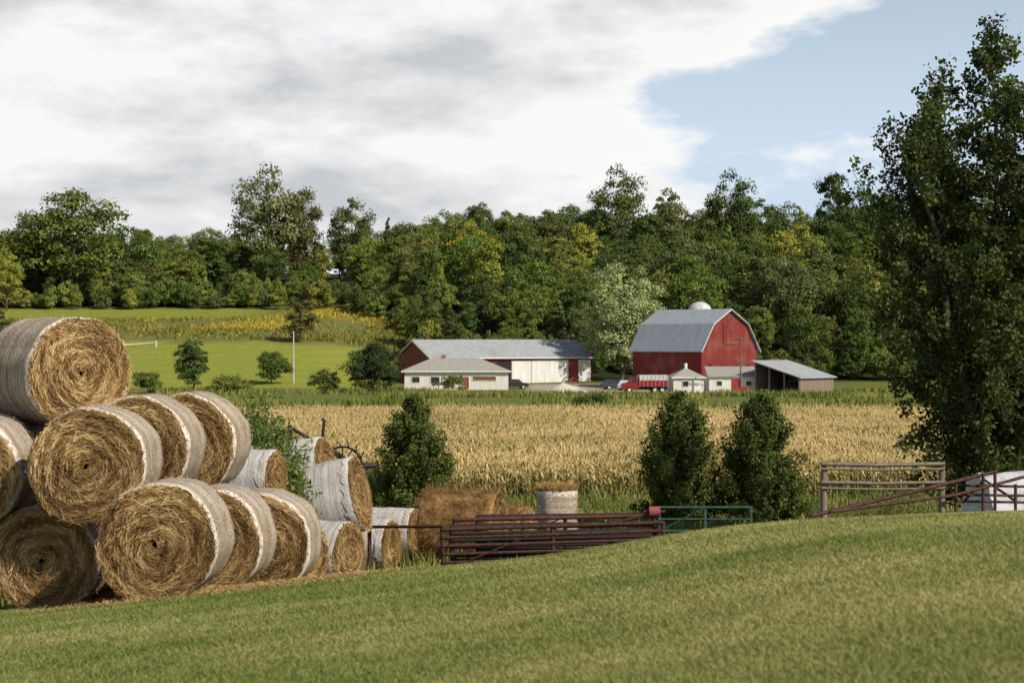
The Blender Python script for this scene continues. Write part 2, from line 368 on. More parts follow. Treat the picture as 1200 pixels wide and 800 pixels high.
# emergent skyline trees: bearing, top, width(px), range, proto, colour
def sky_tree(px, top, wpx, d, k, col, name='tree'):
    x = bx(px,d); z0 = float(gz(x,d)); H = (400-top)*d/F - z0; W = wpx*d/F
    o = inst(protos[k], x, d, 1, col); w0 = 12*specs[k][1]
    o.scale = (W/w0, W/w0, H/12.0)
for a in [(85,222,145,470,2,(.11,.15,.038)),(30,250,90,480,0,(.085,.12,.03)),(8,290,40,455,0,(.2,.23,.045)),(318,198,92,500,0,(.15,.15,.065)),(350,222,70,503,2,(.12,.125,.05)),(412,229,56,500,5,(.10,.12,.04)),
          (552,262,56,470,0,(.34,.28,.04)),(575,275,46,466,1,(.46,.28,.03)),(535,248,40,500,3,(.14,.16,.04)),(645,244,55,500,3,(.08,.11,.035)),(722,197,74,510,0,(.085,.12,.033)),(785,222,56,505,6,(.15,.16,.06)),
          (856,202,70,510,0,(.07,.105,.03)),(977,202,60,500,1,(.065,.095,.03)),(925,240,66,500,0,(.08,.105,.035)),(1020,222,75,490,2,(.07,.10,.03)),(900,310,70,420,0,(.17,.19,.05)),(935,330,70,410,2,(.17,.2,.05)),
          (430,280,60,480,2,(.18,.22,.04)),(695,330,60,440,3,(.19,.21,.04)),(210,300,60,470,6,(.19,.2,.04)),(605,262,60,480,3,(.10,.10,.045)),(1100,225,90,480,2,(.06,.08,.03)),(1180,235,90,480,0,(.06,.08,.03)),
          (150,268,80,490,0,(.08,.11,.03)),(240,278,70,490,1,(.09,.12,.03)),(480,262,70,500,0,(.09,.12,.035)),(680,262,60,500,2,(.09,.11,.035)),(820,250,60,500,0,(.08,.1,.03)),(590,258,60,510,1,(.08,.11,.03)),(455,248,22,505,4,(.1,.1,.06))]:
    sky_tree(*a)
# individual farmstead trees
def single(name, px, d, wpx, top, kw, col, ls):
    x = bx(px,d); z0 = float(gz(x,d)); H = (400-top)*d/F-z0; W = wpx*d/F
    mb = crown_tree(H, W, ls=ls, **kw); o = mb.obj(name, [LEAFD, BARK], loc=(x,d,z0)); o.color = col+(1,); return o
single('willow_tree', 728, 352, 112, 303, dict(base=.08,ncl=170,per=160,clr=.10,droop=.05), (.30,.35,.16), .21)
single('deciduous_tree', 226, 300, 46, 394, dict(base=.08,ncl=80,per=120,clr=.15,taper=.3), (.08,.12,.035), .15)
single('round_shrub', 318, 328, 46, 412, dict(base=.02,ncl=70,per=110,clr=.15,trunk=True), (.08,.12,.033), .14)
single('round_shrub', 382, 300, 42, 432, dict(base=.0,ncl=50,per=100,clr=.15,trunk=False), (.10,.13,.04), .13)
single('conifer_shrub', 438, 300, 74, 402, dict(base=.0,ncl=110,per=130,clr=.13,trunk=True), (.04,.062,.027), .15)
single('round_shrub', 174, 300, 34, 434, dict(base=.0,ncl=30,per=110,clr=.18,trunk=False), (.1,.13,.035), .14)
single('round_shrub', 272, 300, 60, 442, dict(base=.0,ncl=34,per=110,clr=.12,trunk=False), (.14,.17,.045), .14)
single('round_shrub', 530, 302, 44, 440, dict(base=.0,ncl=24,per=110,clr=.14,trunk=False), (.14,.16,.045), .14)
single('round_shrub', 697, 244, 56, 463, dict(base=.0,ncl=34,per=110,clr=.12,trunk=False), (.08,.11,.035), .12)
single('deciduous_tree', 3, 300, 26, 355, dict(base=.1,ncl=26,per=140,clr=.2), (.05,.08,.03), .16)
single('deciduous_tree', 352, 395, 44, 346, dict(base=.05,ncl=60,per=110,clr=.15), (.12,.12,.045), .18)

def pear(px, d, wpx, top, col):
    x = bx(px,d); z0 = float(gz(x,d)); H = (400-top)*d/F-z0; W = wpx*d/F; mb = MB()
    pts = np.array([[0,0,0],[.02,0,H*.3],[0,.03,H*.6],[0,0,H*.93]]); mb.tube(pts, [.06,.045,.03,.01], 7, 1)
    prof = lambda t: np.interp(t, [0,.1,.3,.55,.75,.9,1], [.68,.95,1,.86,.62,.36,.06])
    for i in range(210):
        t = rng.uniform(.04,1)**.85; z = H*t; a_ = i*2.399; R = W/2*prof(t)*rng.uniform(.55,1.15)
        s0 = np.array([0,0,max(.1,z-R*1.1)]); e = np.array([math.cos(a_)*R, math.sin(a_)*R, min(H*1.02,z+.15)])
        mb.tube([s0,(s0+e)/2-[0,0,.05],e], [.014,.01,.004], 3, 1, cap=False)
        nn = int(120*(.4+R)); k = rng.uniform(.25,1.1,nn)**.6
        P = s0+(e-s0)*k[:,None]+rng.normal(0,.075,(nn,3)); dd = P-np.array([0,0,z-.2])
        P[:,2] = np.maximum(P[:,2], .1)
        mb.leaves(P, dd/(np.linalg.norm(dd,axis=1)[:,None])+rng.normal(0,.7,(nn,3)), rng.uniform(.035,.06,nn), 0, np.clip(rng.uniform(.2,.75)+rng.normal(0,.2,nn),0,1))
    o = mb.obj('pear_tree', [LEAF, BARK], loc=(x,d,z0-.02)); o.color = col+(1,)
pear(485, 60, 96, 470, (.085,.115,.026)); pear(796, 60, 100, 464, (.085,.115,.026)); pear(892, 60, 106, 466, (.075,.105,.024))

# big poplar on the right
def poplar(px, d, top):
    x = bx(px,d); z0 = float(gz(x,d)); H = (400-top)*d/F-z0; mb = MB(); LC=[]; 
    env = lambda t: np.interp(t, [0,.06,.15,.3,.5,.7,.82,.93,1], [2.0,2.9,3.3,3.8,4.1,4.0,3.0,1.6,.4])
    stems = [((0,0),(-.5,.1),1.0),((.15,.1),(1.6,.4),.95),((-.2,0),(-2.3,-.3),.86),((0,-.2),(.4,-1.9),.85),((.1,.2),(1.0,1.8),.85),((.2,-.1),(2.6,-.6),.8),((-.2,.1),(-1.6,1.5),.8),((-.1,-.1),(-2.9,.4),.66),((-.15,-.1),(-2.7,-1.0),.78)]
    for (b, e, hh) in stems:
        n_ = 14; T = np.linspace(0,1,n_); S = np.stack([b[0]+(e[0]-b[0])*T**.8, b[1]+(e[1]-b[1])*T**.8, T*H*hh],-1); S[1:-1,:2] += rng.normal(0,.07,(n_-2,2))
        mb.tube(S, .14*(1-T)**.8+.012, 7, 1)
        nb = int(46*hh)
        for i in range(nb):
            t = .03+.96*(i+rng.uniform())/nb; k = t*(n_-1); j = int(min(n_-2,k)); s0 = S[j]+(S[j+1]-S[j])*(k-j)
            a_ = i*2.399+rng.normal(0,.3); room = env(s0[2]/H)
            R = room*rng.uniform(.3,.95)*(1-.6*t*hh)
            e_ = s0+np.array([math.cos(a_)*R, math.sin(a_)*R, R*rng.uniform(.3,1.0)])
            rr = math.hypot(e_[0],e_[1]); mx = env(min(1,e_[2]/H))*rng.uniform(.85,1.14)
            if rr > mx: e_[:2] *= mx/rr
            m_ = (s0+e_)/2+np.array([0,0,-.06*R]); mb.tube([s0,m_,e_], [.03,.018,.006], 4, 1, cap=False)
            bv = rng.uniform(.2,.7)
            for q in range(10):
                tt = rng.uniform(.25,1.05); bp = s0+(e_-s0)*tt; tw = bp+rdir(1)[0]*rng.uniform(.2,.5)+[0,0,.12]
                mb.tube([bp,tw], [.007,.003], 3, 1, cap=False)
                nn = 30; kk = rng.uniform(.1,1.1,nn)[:,None]; LC.append((bp+(tw-bp)*kk+rng.normal(0,.09,(nn,3)), np.full(nn, bv+rng.normal(0,.08))))
    P = np.concatenate([a for a,b in LC]); V = np.concatenate([b for a,b in LC]); P[:,2] = np.maximum(P[:,2], .3)
    mb.leaves(P, rdir(len(P))*.9+np.array([0,0,.25]), rng.uniform(.042,.072,len(P)), 0, np.clip(V+rng.normal(0,.2,len(P)),0,1), .75)
    o = mb.obj('poplar_tree', [LEAF, BARK], loc=(x,d,z0)); o.color = (.068,.095,.026,1)
poplar(1186, 50, 40)

# ---------------------------------------------------------------- tall weeds clumps
def weedclump(name, px, d, wpx, hm, N, col, lsz=1):
    x = bx(px,d); W = wpx*d/F; mb = MB(); z0 = float(gz(x,d))
    for i in range(N):
        bx_, by_ = rng.normal(0,W*.25), rng.normal(0,W*.15); h = hm*rng.uniform(.5,1)*math.exp(-(bx_/(W*.7))**2)
        t = np.array([bx_+rng.normal(0,.15), by_+rng.normal(0,.15), h]); b_ = np.array([bx_,by_,float(gz(x+bx_,d+by_))-z0])
        mb.tube([b_, t], [.008,.003], 3, 0, .3, cap=False); nn = int(40*h)+6
        k = rng.uniform(.1,1.02,nn)[:,None]; P = b_+(t-b_)*k+rng.normal(0,.07,(nn,3))
        mb.leaves(P, rdir(nn)+[0,0,.4], rng.uniform(.035,.065,nn)*lsz, 0, np.clip(.5+rng.normal(0,.2,nn),0,1), .35)
    o = mb.obj(name, [LEAF], loc=(x,d,z0)); o.color = col+(1,)
weedclump('tall_weeds', 318, 37.5, 90, 3.15, 210, (.13,.175,.05), 1.25)
weedclump('tall_weeds', 295, 47, 120, 3.7, 150, (.10,.14,.04), 1.2)
weedclump('tall_weeds', 432, 62, 60, 2.0, 80, (.16,.19,.06))
weedclump('tall_weeds', 385, 66, 90, 1.8, 80, (.16,.18,.06))
weedclump('tall_weeds', 560, 56, 60, .9, 50, (.11,.15,.04))
weedclump('tall_weeds', 720, 50, 40, .8, 40, (.10,.16,.04))
weedclump('tall_weeds', 690, 70, 120, .9, 60, (.14,.17,.05))
weedclump('tall_weeds', 950, 64, 60, 1.0, 50, (.12,.15,.05))
weedclump('tall_weeds', 1040, 60, 160, 1.0, 90, (.13,.15,.05))
weedclump('tall_weeds', 1190, 40, 80, .7, 50, (.12,.15,.05))

# ---------------------------------------------------------------- hay bales
def balemats():
    n = NT('bale_face'); oi = n.n('ShaderNodeObjectInfo'); tc = n.n('ShaderNodeTexCoord'); sp = n.n('ShaderNodeSeparateXYZ'); n.l(tc.outputs['Object'], sp.inputs[0])
    vm = n.n('ShaderNodeVectorMath', operation='ADD'); n.l(tc.outputs['Object'], vm.inputs[0]); cb = n.n('ShaderNodeCombineXYZ'); rr_ = n.math('MULTIPLY', oi.outputs['Random'], 50); n.l(rr_, cb.inputs[0]); n.l(rr_, cb.inputs[2]); n.l(cb.outputs[0], vm.inputs[1]); V = vm.outputs[0]
    r = n.math('SQRT', n.math('ADD', n.math('POWER', n.math('ABSOLUTE', sp.outputs[0]), 2), n.math('POWER', n.math('ABSOLUTE', sp.outputs[2]), 2)))
    ang = n.math('ARCTAN2', sp.outputs[2], sp.outputs[0]); wob = n.noise(V, 3.5, 5, .65)
    ph = n.math('ADD', n.math('MULTIPLY', n.math('ADD', r, n.math('MULTIPLY', wob, .16)), 58), ang)
    ring = n.math('MULTIPLY', n.math('ADD', n.math('SINE', ph), 1), .5)
    f = n.noise(V, 38, 6, .7); f2 = n.noise(V, 3.5, 5, .6)
    k = n.math('ADD', n.math('MULTIPLY', ring, .3), n.math('MULTIPLY', f, .7))
    c = n.mix(n.mapr(k,.25,.75), (.10,.052,.02), (.48,.30,.12)); c = n.mix(n.mapr(f2,.4,.65), c, n.mix(1.0, c, (.6,.52,.45), 'MULTIPLY'))
    face = n.done(n.prin(c, .9, k, 1.0, .03, spec=.1))
    def netm(name, dark, lite, dirt):
        n = NT(name); V = n.obj((.5,16,.5)); V2 = n.obj((6,60,6)); V3 = n.obj()
        a_ = n.noise(V, 1.5, 5, .6); b = n.noise(V2, 4, 4, .7); c3 = n.noise(V3, 2.5, 5, .6); d4 = n.noise(V3, 45, 4, .7)
        k = n.math('ADD', n.math('MULTIPLY', a_, .5), n.math('MULTIPLY', b, .5))
        k2 = n.math('ADD', k, n.math('MULTIPLY', n.math('SUBTRACT', d4, .5), .6))
        c = n.mix(n.mapr(k2,.40,.58), dark, lite); c = n.mix(n.mapr(c3,.48,.7,0,dirt), c, (.24,.165,.095))
        return n.done(n.prin(c, .75, k2, .8, .02, spec=.2))
    net = netm('bale_net', (.17,.11,.06), (.56,.50,.42), .6); white = netm('bale_net_white', (.30,.28,.26), (.62,.61,.60), .3)
    n = NT('straw'); r = n.n('ShaderNodeValToRGB'); n.l(n.attr('v'), r.inputs[0]); e = r.color_ramp.elements
    e[0].color = (.06,.03,.012,1); e[1].color = (.76,.56,.28,1); m_ = e.new(.5); m_.color = (.33,.20,.075,1)
    straw = n.done(n.prin(r.outputs[0], .75, spec=.2))
    n = NT('net_edge'); straw2 = n.done(n.prin(n.mix(n.mapr(n.noise(n.obj(),22,5),.35,.65), (.36,.28,.2),(.78,.75,.70)), .7))
    return [face, net, straw, straw2, white]
BM = balemats()
def bale(px, d, R, yaw, py=None, L=1.2, pitch=0, ns=5200, roll=0, name='hay_bale', hairy=0, z=None, gray=1, upright=False, stray=350):
    """front-face centre at bearing px, range d; axis local -Y is front"""
    mb = MB(); K = 72; th = np.arange(K)*2*math.pi/K
    p1, p2, p3 = rng.uniform(0,6,3)
    wf = lambda t: 1+.018*np.sin(2*t+p1)+.014*np.sin(5*t+p2)+.007*np.sin(11*t+p3)
    wob = wf(th)
    sag = 1-.05*(np.sin(th) < -.6)*(-np.sin(th)-.6)/.4
    rows = []
    def ring(y, r, j=0.): rows.append(np.stack([r*np.cos(th)*wob, np.full(K,y)+rng.normal(0,j,K), r*np.sin(th)*wob*sag],-1))
    seq = [(L/2-.02,.02),(L/2-.01,R*.5),(L/2-.02,R*.93),(L/2-.07,R*.995)]
    for y, r in seq: ring(y, r, .005)
    nb = len(rows)
    for y in np.linspace(L/2-.09,-L/2+.06,18): ring(y, R*(1+.012*math.sin(y*9+R*50)+rng.normal(0,.005)), 0)
    ns_ = len(rows)
    for q in [(-L/2+.02, R*.985),(-L/2-.005,R*.94)]: ring(q[0], q[1], .01)
    for r in np.linspace(.89,.04,22): ring(-L/2+.02*math.sin(r*31+R*40)-.03*(1-r), R*r, .018)
    V = np.concatenate(rows); n_ = len(rows)
    i = np.arange(n_-1)[:,None]*K; j = np.arange(K)[None,:]; j2 = (j+1)%K
    f = np.stack([i+j, i+j2, i+K+j2, i+K+j],-1)
    mats = np.zeros((n_-1,K),int); mats[nb-1:ns_-1] = 1
    mb.v.append(V); mb.n += len(V); mb.f.append(f.reshape(-1,4)); mb.m.append(mats.ravel()); mb.a.append(np.full(len(V),.5))
    # ragged net rim folding over the front edge
    rr = R*1.008
    w = rng.uniform(.005,.045,K)+.012*np.sin(th*4+p1)
    A = np.stack([rr*np.cos(th)*wob, np.full(K,-L/2+.13)+rng.normal(0,.03,K), rr*np.sin(th)*wob*sag],-1); B = np.stack([rr*np.cos(th)*wob, np.full(K,-L/2+.03), rr*np.sin(th)*wob*sag],-1)
    Cc = np.stack([(R-w)*np.cos(th)*wob, np.full(K,-L/2-.012), (R-w)*np.sin(th)*wob*sag],-1)
    VV = np.concatenate([A,B,Cc]); q = np.arange(K); q2 = (q+1)%K
    mb.add(VV, np.concatenate([np.stack([q,q2,K+q2,K+q],-1), np.stack([K+q,K+q2,2*K+q2,2*K+q],-1)]), 3)
    def straws(N, front=True):
        r = R*np.sqrt(rng.uniform(0.002,.99,N)); a = rng.uniform(0,6.28,N); r = r*np.minimum(1,wf(a)*.985); ln = rng.uniform(.04,.19,N); ln = np.minimum(ln, r*.9+.02)
        dirn = a+math.pi/2+rng.normal(0,.42,N)
        x0, z0 = r*np.cos(a), r*np.sin(a); y0 = -L/2-.02-.03*(1-r/R)-rng.uniform(.0,.022,N)
        dx, dz = np.cos(dirn)*ln/2, np.sin(dirn)*ln/2; w_ = rng.uniform(.002,.0045,N); nx_, nz_ = -np.sin(dirn)*w_, np.cos(dirn)*w_
        yy2 = y0-rng.uniform(0,.06,N)*(rng.uniform(0,1,N)<.4); 
        s_ = 1 if front else -1
        v = np.stack([np.stack([x0-dx-nx_, s_*y0, z0-dz-nz_],-1), np.stack([x0-dx+nx_, s_*y0, z0-dz+nz_],-1),
                      np.stack([x0+dx+nx_, s_*yy2, z0+dz+nz_],-1), np.stack([x0+dx-nx_, s_*yy2, z0+dz-nz_],-1)],1)
        vv = np.clip(.45+.17*np.sin(r*34+a+p1+1.5*np.sin(a*3+p2))+.2*np.sin(a*2+p3+r*5)*np.sin(r*9+p2)+rng.normal(0,.22,N),0,1)
        mb.add(v.reshape(-1,3), np.arange(4*N).reshape(N,4), 2, np.repeat(vv,4))
    straws(ns); straws(ns//5, False)
    N = stray+hairy; a = rng.uniform(0,6.28,N); y0 = rng.uniform(-L/2,L/2,N); ln = rng.uniform(.03,.09 if not hairy else .2,N)
    d0 = np.stack([np.cos(a),np.zeros(N),np.sin(a)],-1); P = d0*R*.995; P[:,1] = y0; dr = d0*.35+rng.normal(0,.6,(N,3)); dr += d0*np.maximum(0,-np.sum(dr*d0,1)+.1)[:,None]
    E = P+dr*ln[:,None]; sd = np.cross(dr, d0+[.01,.02,.03]); sd /= np.linalg.norm(sd,axis=1)[:,None]+1e-9; sd *= .003
    v = np.stack([P-sd,P+sd,E+sd*.5,E-sd*.5],1); mb.add(v.reshape(-1,3), np.arange(4*N).reshape(N,4), 2, np.repeat(rng.uniform(.3,1,N)*(.6 if hairy else 1),4))
    if upright:   # fuzzy top
        N = 1800; a = rng.uniform(0,6.28,N); r = R*np.sqrt(rng.uniform(0,1.02,N)); P = np.stack([r*np.cos(a), np.full(N,-L/2), r*np.sin(a)],-1)
        E = P+np.stack([rng.normal(0,.08,N), -rng.uniform(.05,.2,N), rng.normal(0,.08,N)],-1); sd = np.array([.005,0,.002])
        v = np.stack([P-sd,P+sd,E+sd*.5,E-sd*.5],1); mb.add(v.reshape(-1,3), np.arange(4*N).reshape(N,4), 2, np.repeat(rng.uniform(.1,.7,N),4))
    yw = math.radians(yaw); fx = bx(px,d); ax = np.array([-math.sin(yw), math.cos(yw)])
    cx, cy = fx+ax[0]*L/2, d+ax[1]*L/2
    if z is None: z = float(gz(cx,cy))+R*.96 if py is None else (400-py)*d/F
    mats_ = BM[:4] if not hairy else [BM[0],BM[0],BM[2],BM[0]]
    if gray == 2: mats_ = [BM[0],BM[4],BM[2],BM[4]]
    o = mb.obj(name, mats_, True, loc=(cx,cy,z)); 
    o.rotation_euler = (math.radians(pitch), math.radians(roll), yw)
    if upright: o.rotation_euler = (math.radians(-90),0,yw); o.location = (fx,d,z)
    return o
bale(50, 25.6, .70, 0); bale(183, 24, .735, -3); bale(243, 26, .71, -4); bale(303, 28, .72, -4, ns=4200)
bale(-62, 26.2, .72, 2, ns=3000)
bale(102, 25, .735, -1, py=546); bale(-42, 25.4, .72, -1, py=556, ns=3500); bale(-15, 27, .72, -2, py=545, ns=3500)
bale(157, 26.8, .73, -3, py=527); bale(214, 28.4, .75, -4, py=522)
bale(93, 27.0, .775, 42, py=437, L=1.3, ns=6500)
bale(110, 27.2, .72, -4, ns=800); bale(176, 28.6, .72, -4, ns=800); bale(240, 29.6, .70, -4, ns=800)
# netted row running back towards the cornfield
bale(408, 36.5, .63, 66, ns=2200, gray=2); bale(458, 40.5, .56, 72, L=1.3, ns=1500, gray=2); bale(486, 45.5, .56, 72, ns=1000, L=1.3, gray=2)
bale(356, 33.5, .62, 52, ns=1500, gray=2)
bale(422, 38.3, .74, 80, py=590, L=1.8, ns=2200, gray=2, pitch=-12)
bale(382, 40.2, .74, 78, py=560, L=1.8, ns=1500, gray=2, pitch=-8); bale(322, 36, .55, 76, py=562, L=1.3, ns=1200, gray=2)
bale(345, 38.6, .7, 62, ns=500, gray=2); bale(305, 36, .7, 50, ns=500, gray=2)
bale(585, 41.5, .80, 78, L=1.6, ns=2500, hairy=9000, name='straw_bale'); bale(614, 43.5, .6, 60, L=1.2, ns=2000, hairy=6000, name='straw_bale')
xb = bx(653,48); bale(653, 48, .48, 0, L=1.4, ns=2200, z=float(gz(xb,48))+.70, gray=1, upright=True, name='netted_bale', stray=1500)
# loose straw dropped round the stack
mb = MB(); N = 9000; yy = rng.uniform(23,30,N); xx = -5.6+rng.uniform(0,3.6,N)+(yy-23)*.18+rng.normal(0,.25,N); zz = gz(xx,yy)+rng.uniform(.005,.04,N)
th_ = rng.uniform(0,6.28,N); ln = rng.uniform(.03,.12,N); dx, dy = np.cos(th_)*ln, np.sin(th_)*ln; px_, py_ = -np.sin(th_)*.004, np.cos(th_)*.004
v = np.stack([np.stack([xx-px_,yy-py_,zz],-1),np.stack([xx+px_,yy+py_,zz],-1),np.stack([xx+dx+px_,yy+dy+py_,zz+.02],-1),np.stack([xx+dx-px_,yy+dy-py_,zz+.02],-1)],1)
mb.add(v.reshape(-1,3), np.arange(4*N).reshape(N,4), 0, np.repeat(rng.uniform(.2,.8,N),4)); mb.obj('loose_straw', [BM[2]])

# ---------------------------------------------------------------- iron work by the lawn edge
RUST = simple('rusty_steel', (.075,.034,.026), .75, 14, .55, .2); REDP = simple('red_paint_worn', (.10,.03,.026), .6, 10, .5)
GREENP = simple('green_paint', (.03,.075,.055), .5, 10, .4); IRON = simple('dark_iron', (.03,.027,.026), .6, 12, .4, .4)
GALV = simple('galvanised_pipe', (.20,.17,.13), .55, 12, .35, .3); WOODP = simple('weathered_post', (.19,.155,.12), .9, 10, .4, stretch=(1,1,.2), bs=.5)
def gate(name, px, d, L, H, yaw, mat, nr=5, lift=.25, tilt=0, r=.032, nv=3):
    mb = MB(); 
    for i in range(nr): z = lift+(H-lift)*i/(nr-1); mb.tube([(0,0,z),(L,0,z)], r if i in (0,nr-1) else r*.8, 8)
    for x in np.linspace(0,L,nv): mb.tube([(x,.02,0 if x in (0,L) else lift),(x,.02,H+.02)], .04, 8)
    mb.tube([(0,-.02,lift),(L*.5,-.02,H)], .014, 6)
    x = bx(px,d); o = mb.obj(name, [mat], True, loc=(x,d,float(gz(x,d))), rot=(0,math.radians(tilt),math.radians(yaw))); return o
gate('farm_gate', 520, 37, 4.1, .92, -2, RUST, 6, .15, -2, .04); gate('farm_gate', 530, 37.5, 3.9, .95, 2, IRON, 7, .2, -1, .045)
gate('farm_gate', 534, 38.1, 3.8, 1.08, 0, REDP, 5, .4, -1.2, .04, 2); gate('farm_gate', 560, 38.5, 3.4, 1.10, 1, IRON, 6, .3, -.6, .05)
gate('green_farm_gate', 772, 38, 1.75, 1.05, 0, GREENP, 3, .6, 0, .026)
mb = MB(); x = bx(430,39); z = float(gz(x,39)); mb.tube([(x,39,z+1.0),(bx(520,38),38,z+1.1)], .03, 8); mb.tube([(x+.05,39,z-.1),(x+.05,39,z+1.02)], .04, 8); mb.obj('rusty_rail', [RUST], True)
mb = MB(); x = bx(767,37); z = float(gz(x,37))
mb.tube([(x-.1,37,z+.95),(x+.1,37,z+.95)], .10, 16, 0); mb.tube([(x-.2,37,z+.95),(x+.2,37,z+.95)], .03, 8, 1); mb.tube([(x,37,z),(x,37,z+.93)], .035, 8, 1)
mb.tube([(x-.9,37.1,z+.7),(x,37,z+.92)], .03, 8, 1); mb.obj('winch_roller', [simple('faded_red', (.25,.07,.07), .6, 8, .3), RUST], True)
# fence at right
E = empty('pipe_fence', (0,0,0)); mb = MB(); d = 30.5
for px in (965, 1103): x = bx(px,d); z = float(gz(x,d)); mb.tube([(x,d,z-.3),(x+.01,d,-1.84 if px == 965 else -1.86)], [.055,.047], 10)
mb.obj('posts', [WOODP], True, parent=E)
mb = MB()
for zz, r in ((-1.87,.034),(-1.945,.018),(-2.15,.028),(-2.24,.018)): mb.tube([(bx(962,d),d-.06,zz),(bx(1030,d),d-.06,zz-.018),(bx(1106,d),d-.06,zz+.0)], r, 8)
mb.obj('rails', [GALV], True, parent=E)
mb = MB(); d = 29.2; A = (bx(950,d),d,-2.56); B = (bx(1168,d+1),d+1,-1.97)
mb.tube([A,B], .03, 8); mb.tube([(A[0]+.3,d+.05,-2.5),(bx(1120,d+.5),d+.6,-2.30),(bx(1200,d+1),d+1,-2.05)], .024, 8)
for px, zt in ((1120,-2.1),(1152,-1.98),(1166,-1.95),(1190,-2.15)):
    x = bx(px,d+.8); mb.tube([(x,d+.8,float(gz(x,d+.8))),(x,d+.8,zt)], .025, 8)
for zz in (-2.18,-2.32,-2.42): mb.tube([(bx(1118,d+1),d+1,zz),(bx(1215,d+1),d+1,zz-.02)], .02, 8)
mb.tube([(bx(1130,d+1),d+1.1,-2.45),(bx(1155,d+1),d+1.1,-2.1),(bx(1195,d+1),d+1.1,-2.45)], .022, 8)
mb.obj('harrow_frame', [RUST], True)
# white tarp-wrapped bale
mb = MB(); K = 40; rows = []
for y in np.linspace(0,1,16):
    th = np.linspace(0,math.pi,K); r = .62*(1-.06*abs(y-.5)**2*4)
    rad = r*(1+.05*np.sin(th*9+y*7)+.03*np.sin(th*17-y*11)); rows.append(np.stack([np.full(K,(y-.5)*1.9), -np.cos(th)*rad*1.05, np.sin(th)*rad*1.1],-1))
V = np.concatenate(rows); i = np.arange(15)[:,None]*K; j = np.arange(K-1)[None,:]
mb.add(V, np.stack([i+j,i+j+1,i+K+j+1,i+K+j],-1).reshape(-1,4)); 
for q in (0,15): c = rows[q].mean(0)*[1,1,0]; mb.add(np.vstack([rows[q], c]), [(a,a+1,K) for a in range(K-1)])
n = NT('white_tarp'); f = n.noise(n.obj((1,1,3)), 4, 6, .6); TARP = n.done(n.prin(n.mix(f, (.3,.32,.35),(.66,.68,.7)), .35, f, .8, .08, spec=.5))
x = bx(1208,33); mb.obj('tarp_covered_bale', [TARP], True, loc=(x,33,-2.85), rot=(0,0,.2))
# hay rake
mb = MB(); x = bx(376,46); z = float(gz(x,46))+.95
for cx in (-.5,.5):
    c = np.array([cx,0,1.2 if cx<0 else 1.1]); 
    th = np.linspace(0,6.2832,25); mb.tube(np.stack([c[0]+.45*np.cos(th), np.full(25,.1*cx), c[2]+.45*np.sin(th)],-1), .03, 6)
    for a in np.arange(0,6.28,.52): mb.tube([c, c+np.array([.45*math.cos(a),0,.45*math.sin(a)])], .014, 5)
    for a in np.arange(0,6.28,.4): e = c+np.array([.45*math.cos(a),0,.45*math.sin(a)]); mb.tube([e, e+np.array([.18*math.cos(a+.7),0,.18*math.sin(a+.7)])], .014, 4)
    mb.tube([(cx,0,-1.0),(c[0],0,c[2])], .045, 6)
mb.tube([(-.75,.1,1.35),(0,.1,1.6),(.8,.1,1.1)], .06, 8); mb.tube([(-.72,.1,2.05),(-.7,.1,1.2)], .05, 6); mb.tube([(-.72,.1,2.0),(-.3,.1,1.75),(.1,.1,1.3)], .045, 6); mb.tube([(.0,.1,1.5),(.08,0,2.15),(.02,0,2.2)], .04, 6); mb.tube([(.8,.1,1.1),(1.25,.3,1.1)], .07, 6)
mb.obj('hay_rake', [IRON], True, loc=(x,46,z))

# ---------------------------------------------------------------- buildings
def wallbox(E, name, W, L, h, mat, prof=None, th=.15):
    """closed wall shell with gable profile (list of (x,z)) extruded along y"""
    P = prof or [(0,0),(W,0),(W,h),(0,h)]; k = len(P); mb = MB()
    mb.add([(x,0,z) for x,z in P], [tuple(range(k))]); mb.add([(x,L,z) for x,z in P], [tuple(range(k-1,-1,-1))])
    mb.add([(x,0,z) for x,z in P]+[(x,L,z) for x,z in P], [((i+1)%k, i, k+i, k+(i+1)%k) for i in range(k)])
    return mb.obj(name, [mat], parent=E)
def roofslab(E, name, prof, y0, y1, mat, t=.14):
    mb = MB()
    for (x0,z0),(x1,z1) in zip(prof[:-1], prof[1:]):
        v = [(x0,y0,z0),(x1,y0,z1),(x1,y1,z1),(x0,y1,z0)]; v2 = [(a,b,c+t) for a,b,c in v]
        mb.add(v+v2, [(3,2,1,0),(4,5,6,7),(0,1,5,4),(2,3,7,6),(1,2,6,5),(3,0,4,7)])
    return mb.obj(name, [mat], parent=E)
def panel(E, name, mat, face, a0, a1, z0, z1, W=0, out=.03, frame=None):
    """thin door/window leaf. face 'F' (y=0), 'R' (x=W), 'L' (x=0)"""
    mb = MB()
    def bx_(a0,a1,z0,z1,o0,o1,m=0):
        if face == 'F': mb.box(a0,a1,-o1,-o0,z0,z1,m)
        elif face == 'R': mb.box(W+o0,W+o1,a0,a1,z0,z1,m)
        else: mb.box(-o1,-o0,a0,a1,z0,z1,m)
    bx_(a0,a1,z0,z1,.004,out,0); mats = [mat]
    if frame:
        mats.append(frame); t = .09
        bx_(a0-t,a0-.003,z0-t,z1+t,.004,out+.05,1); bx_(a1+.003,a1+t,z0-t,z1+t,.004,out+.05,1); bx_(a0,a1,z1+.003,z1+t,.004,out+.047,1); bx_(a0,a1,z0-t,z0-.003,.004,out+.047,1)
    return mb.obj(name, mats, parent=E)
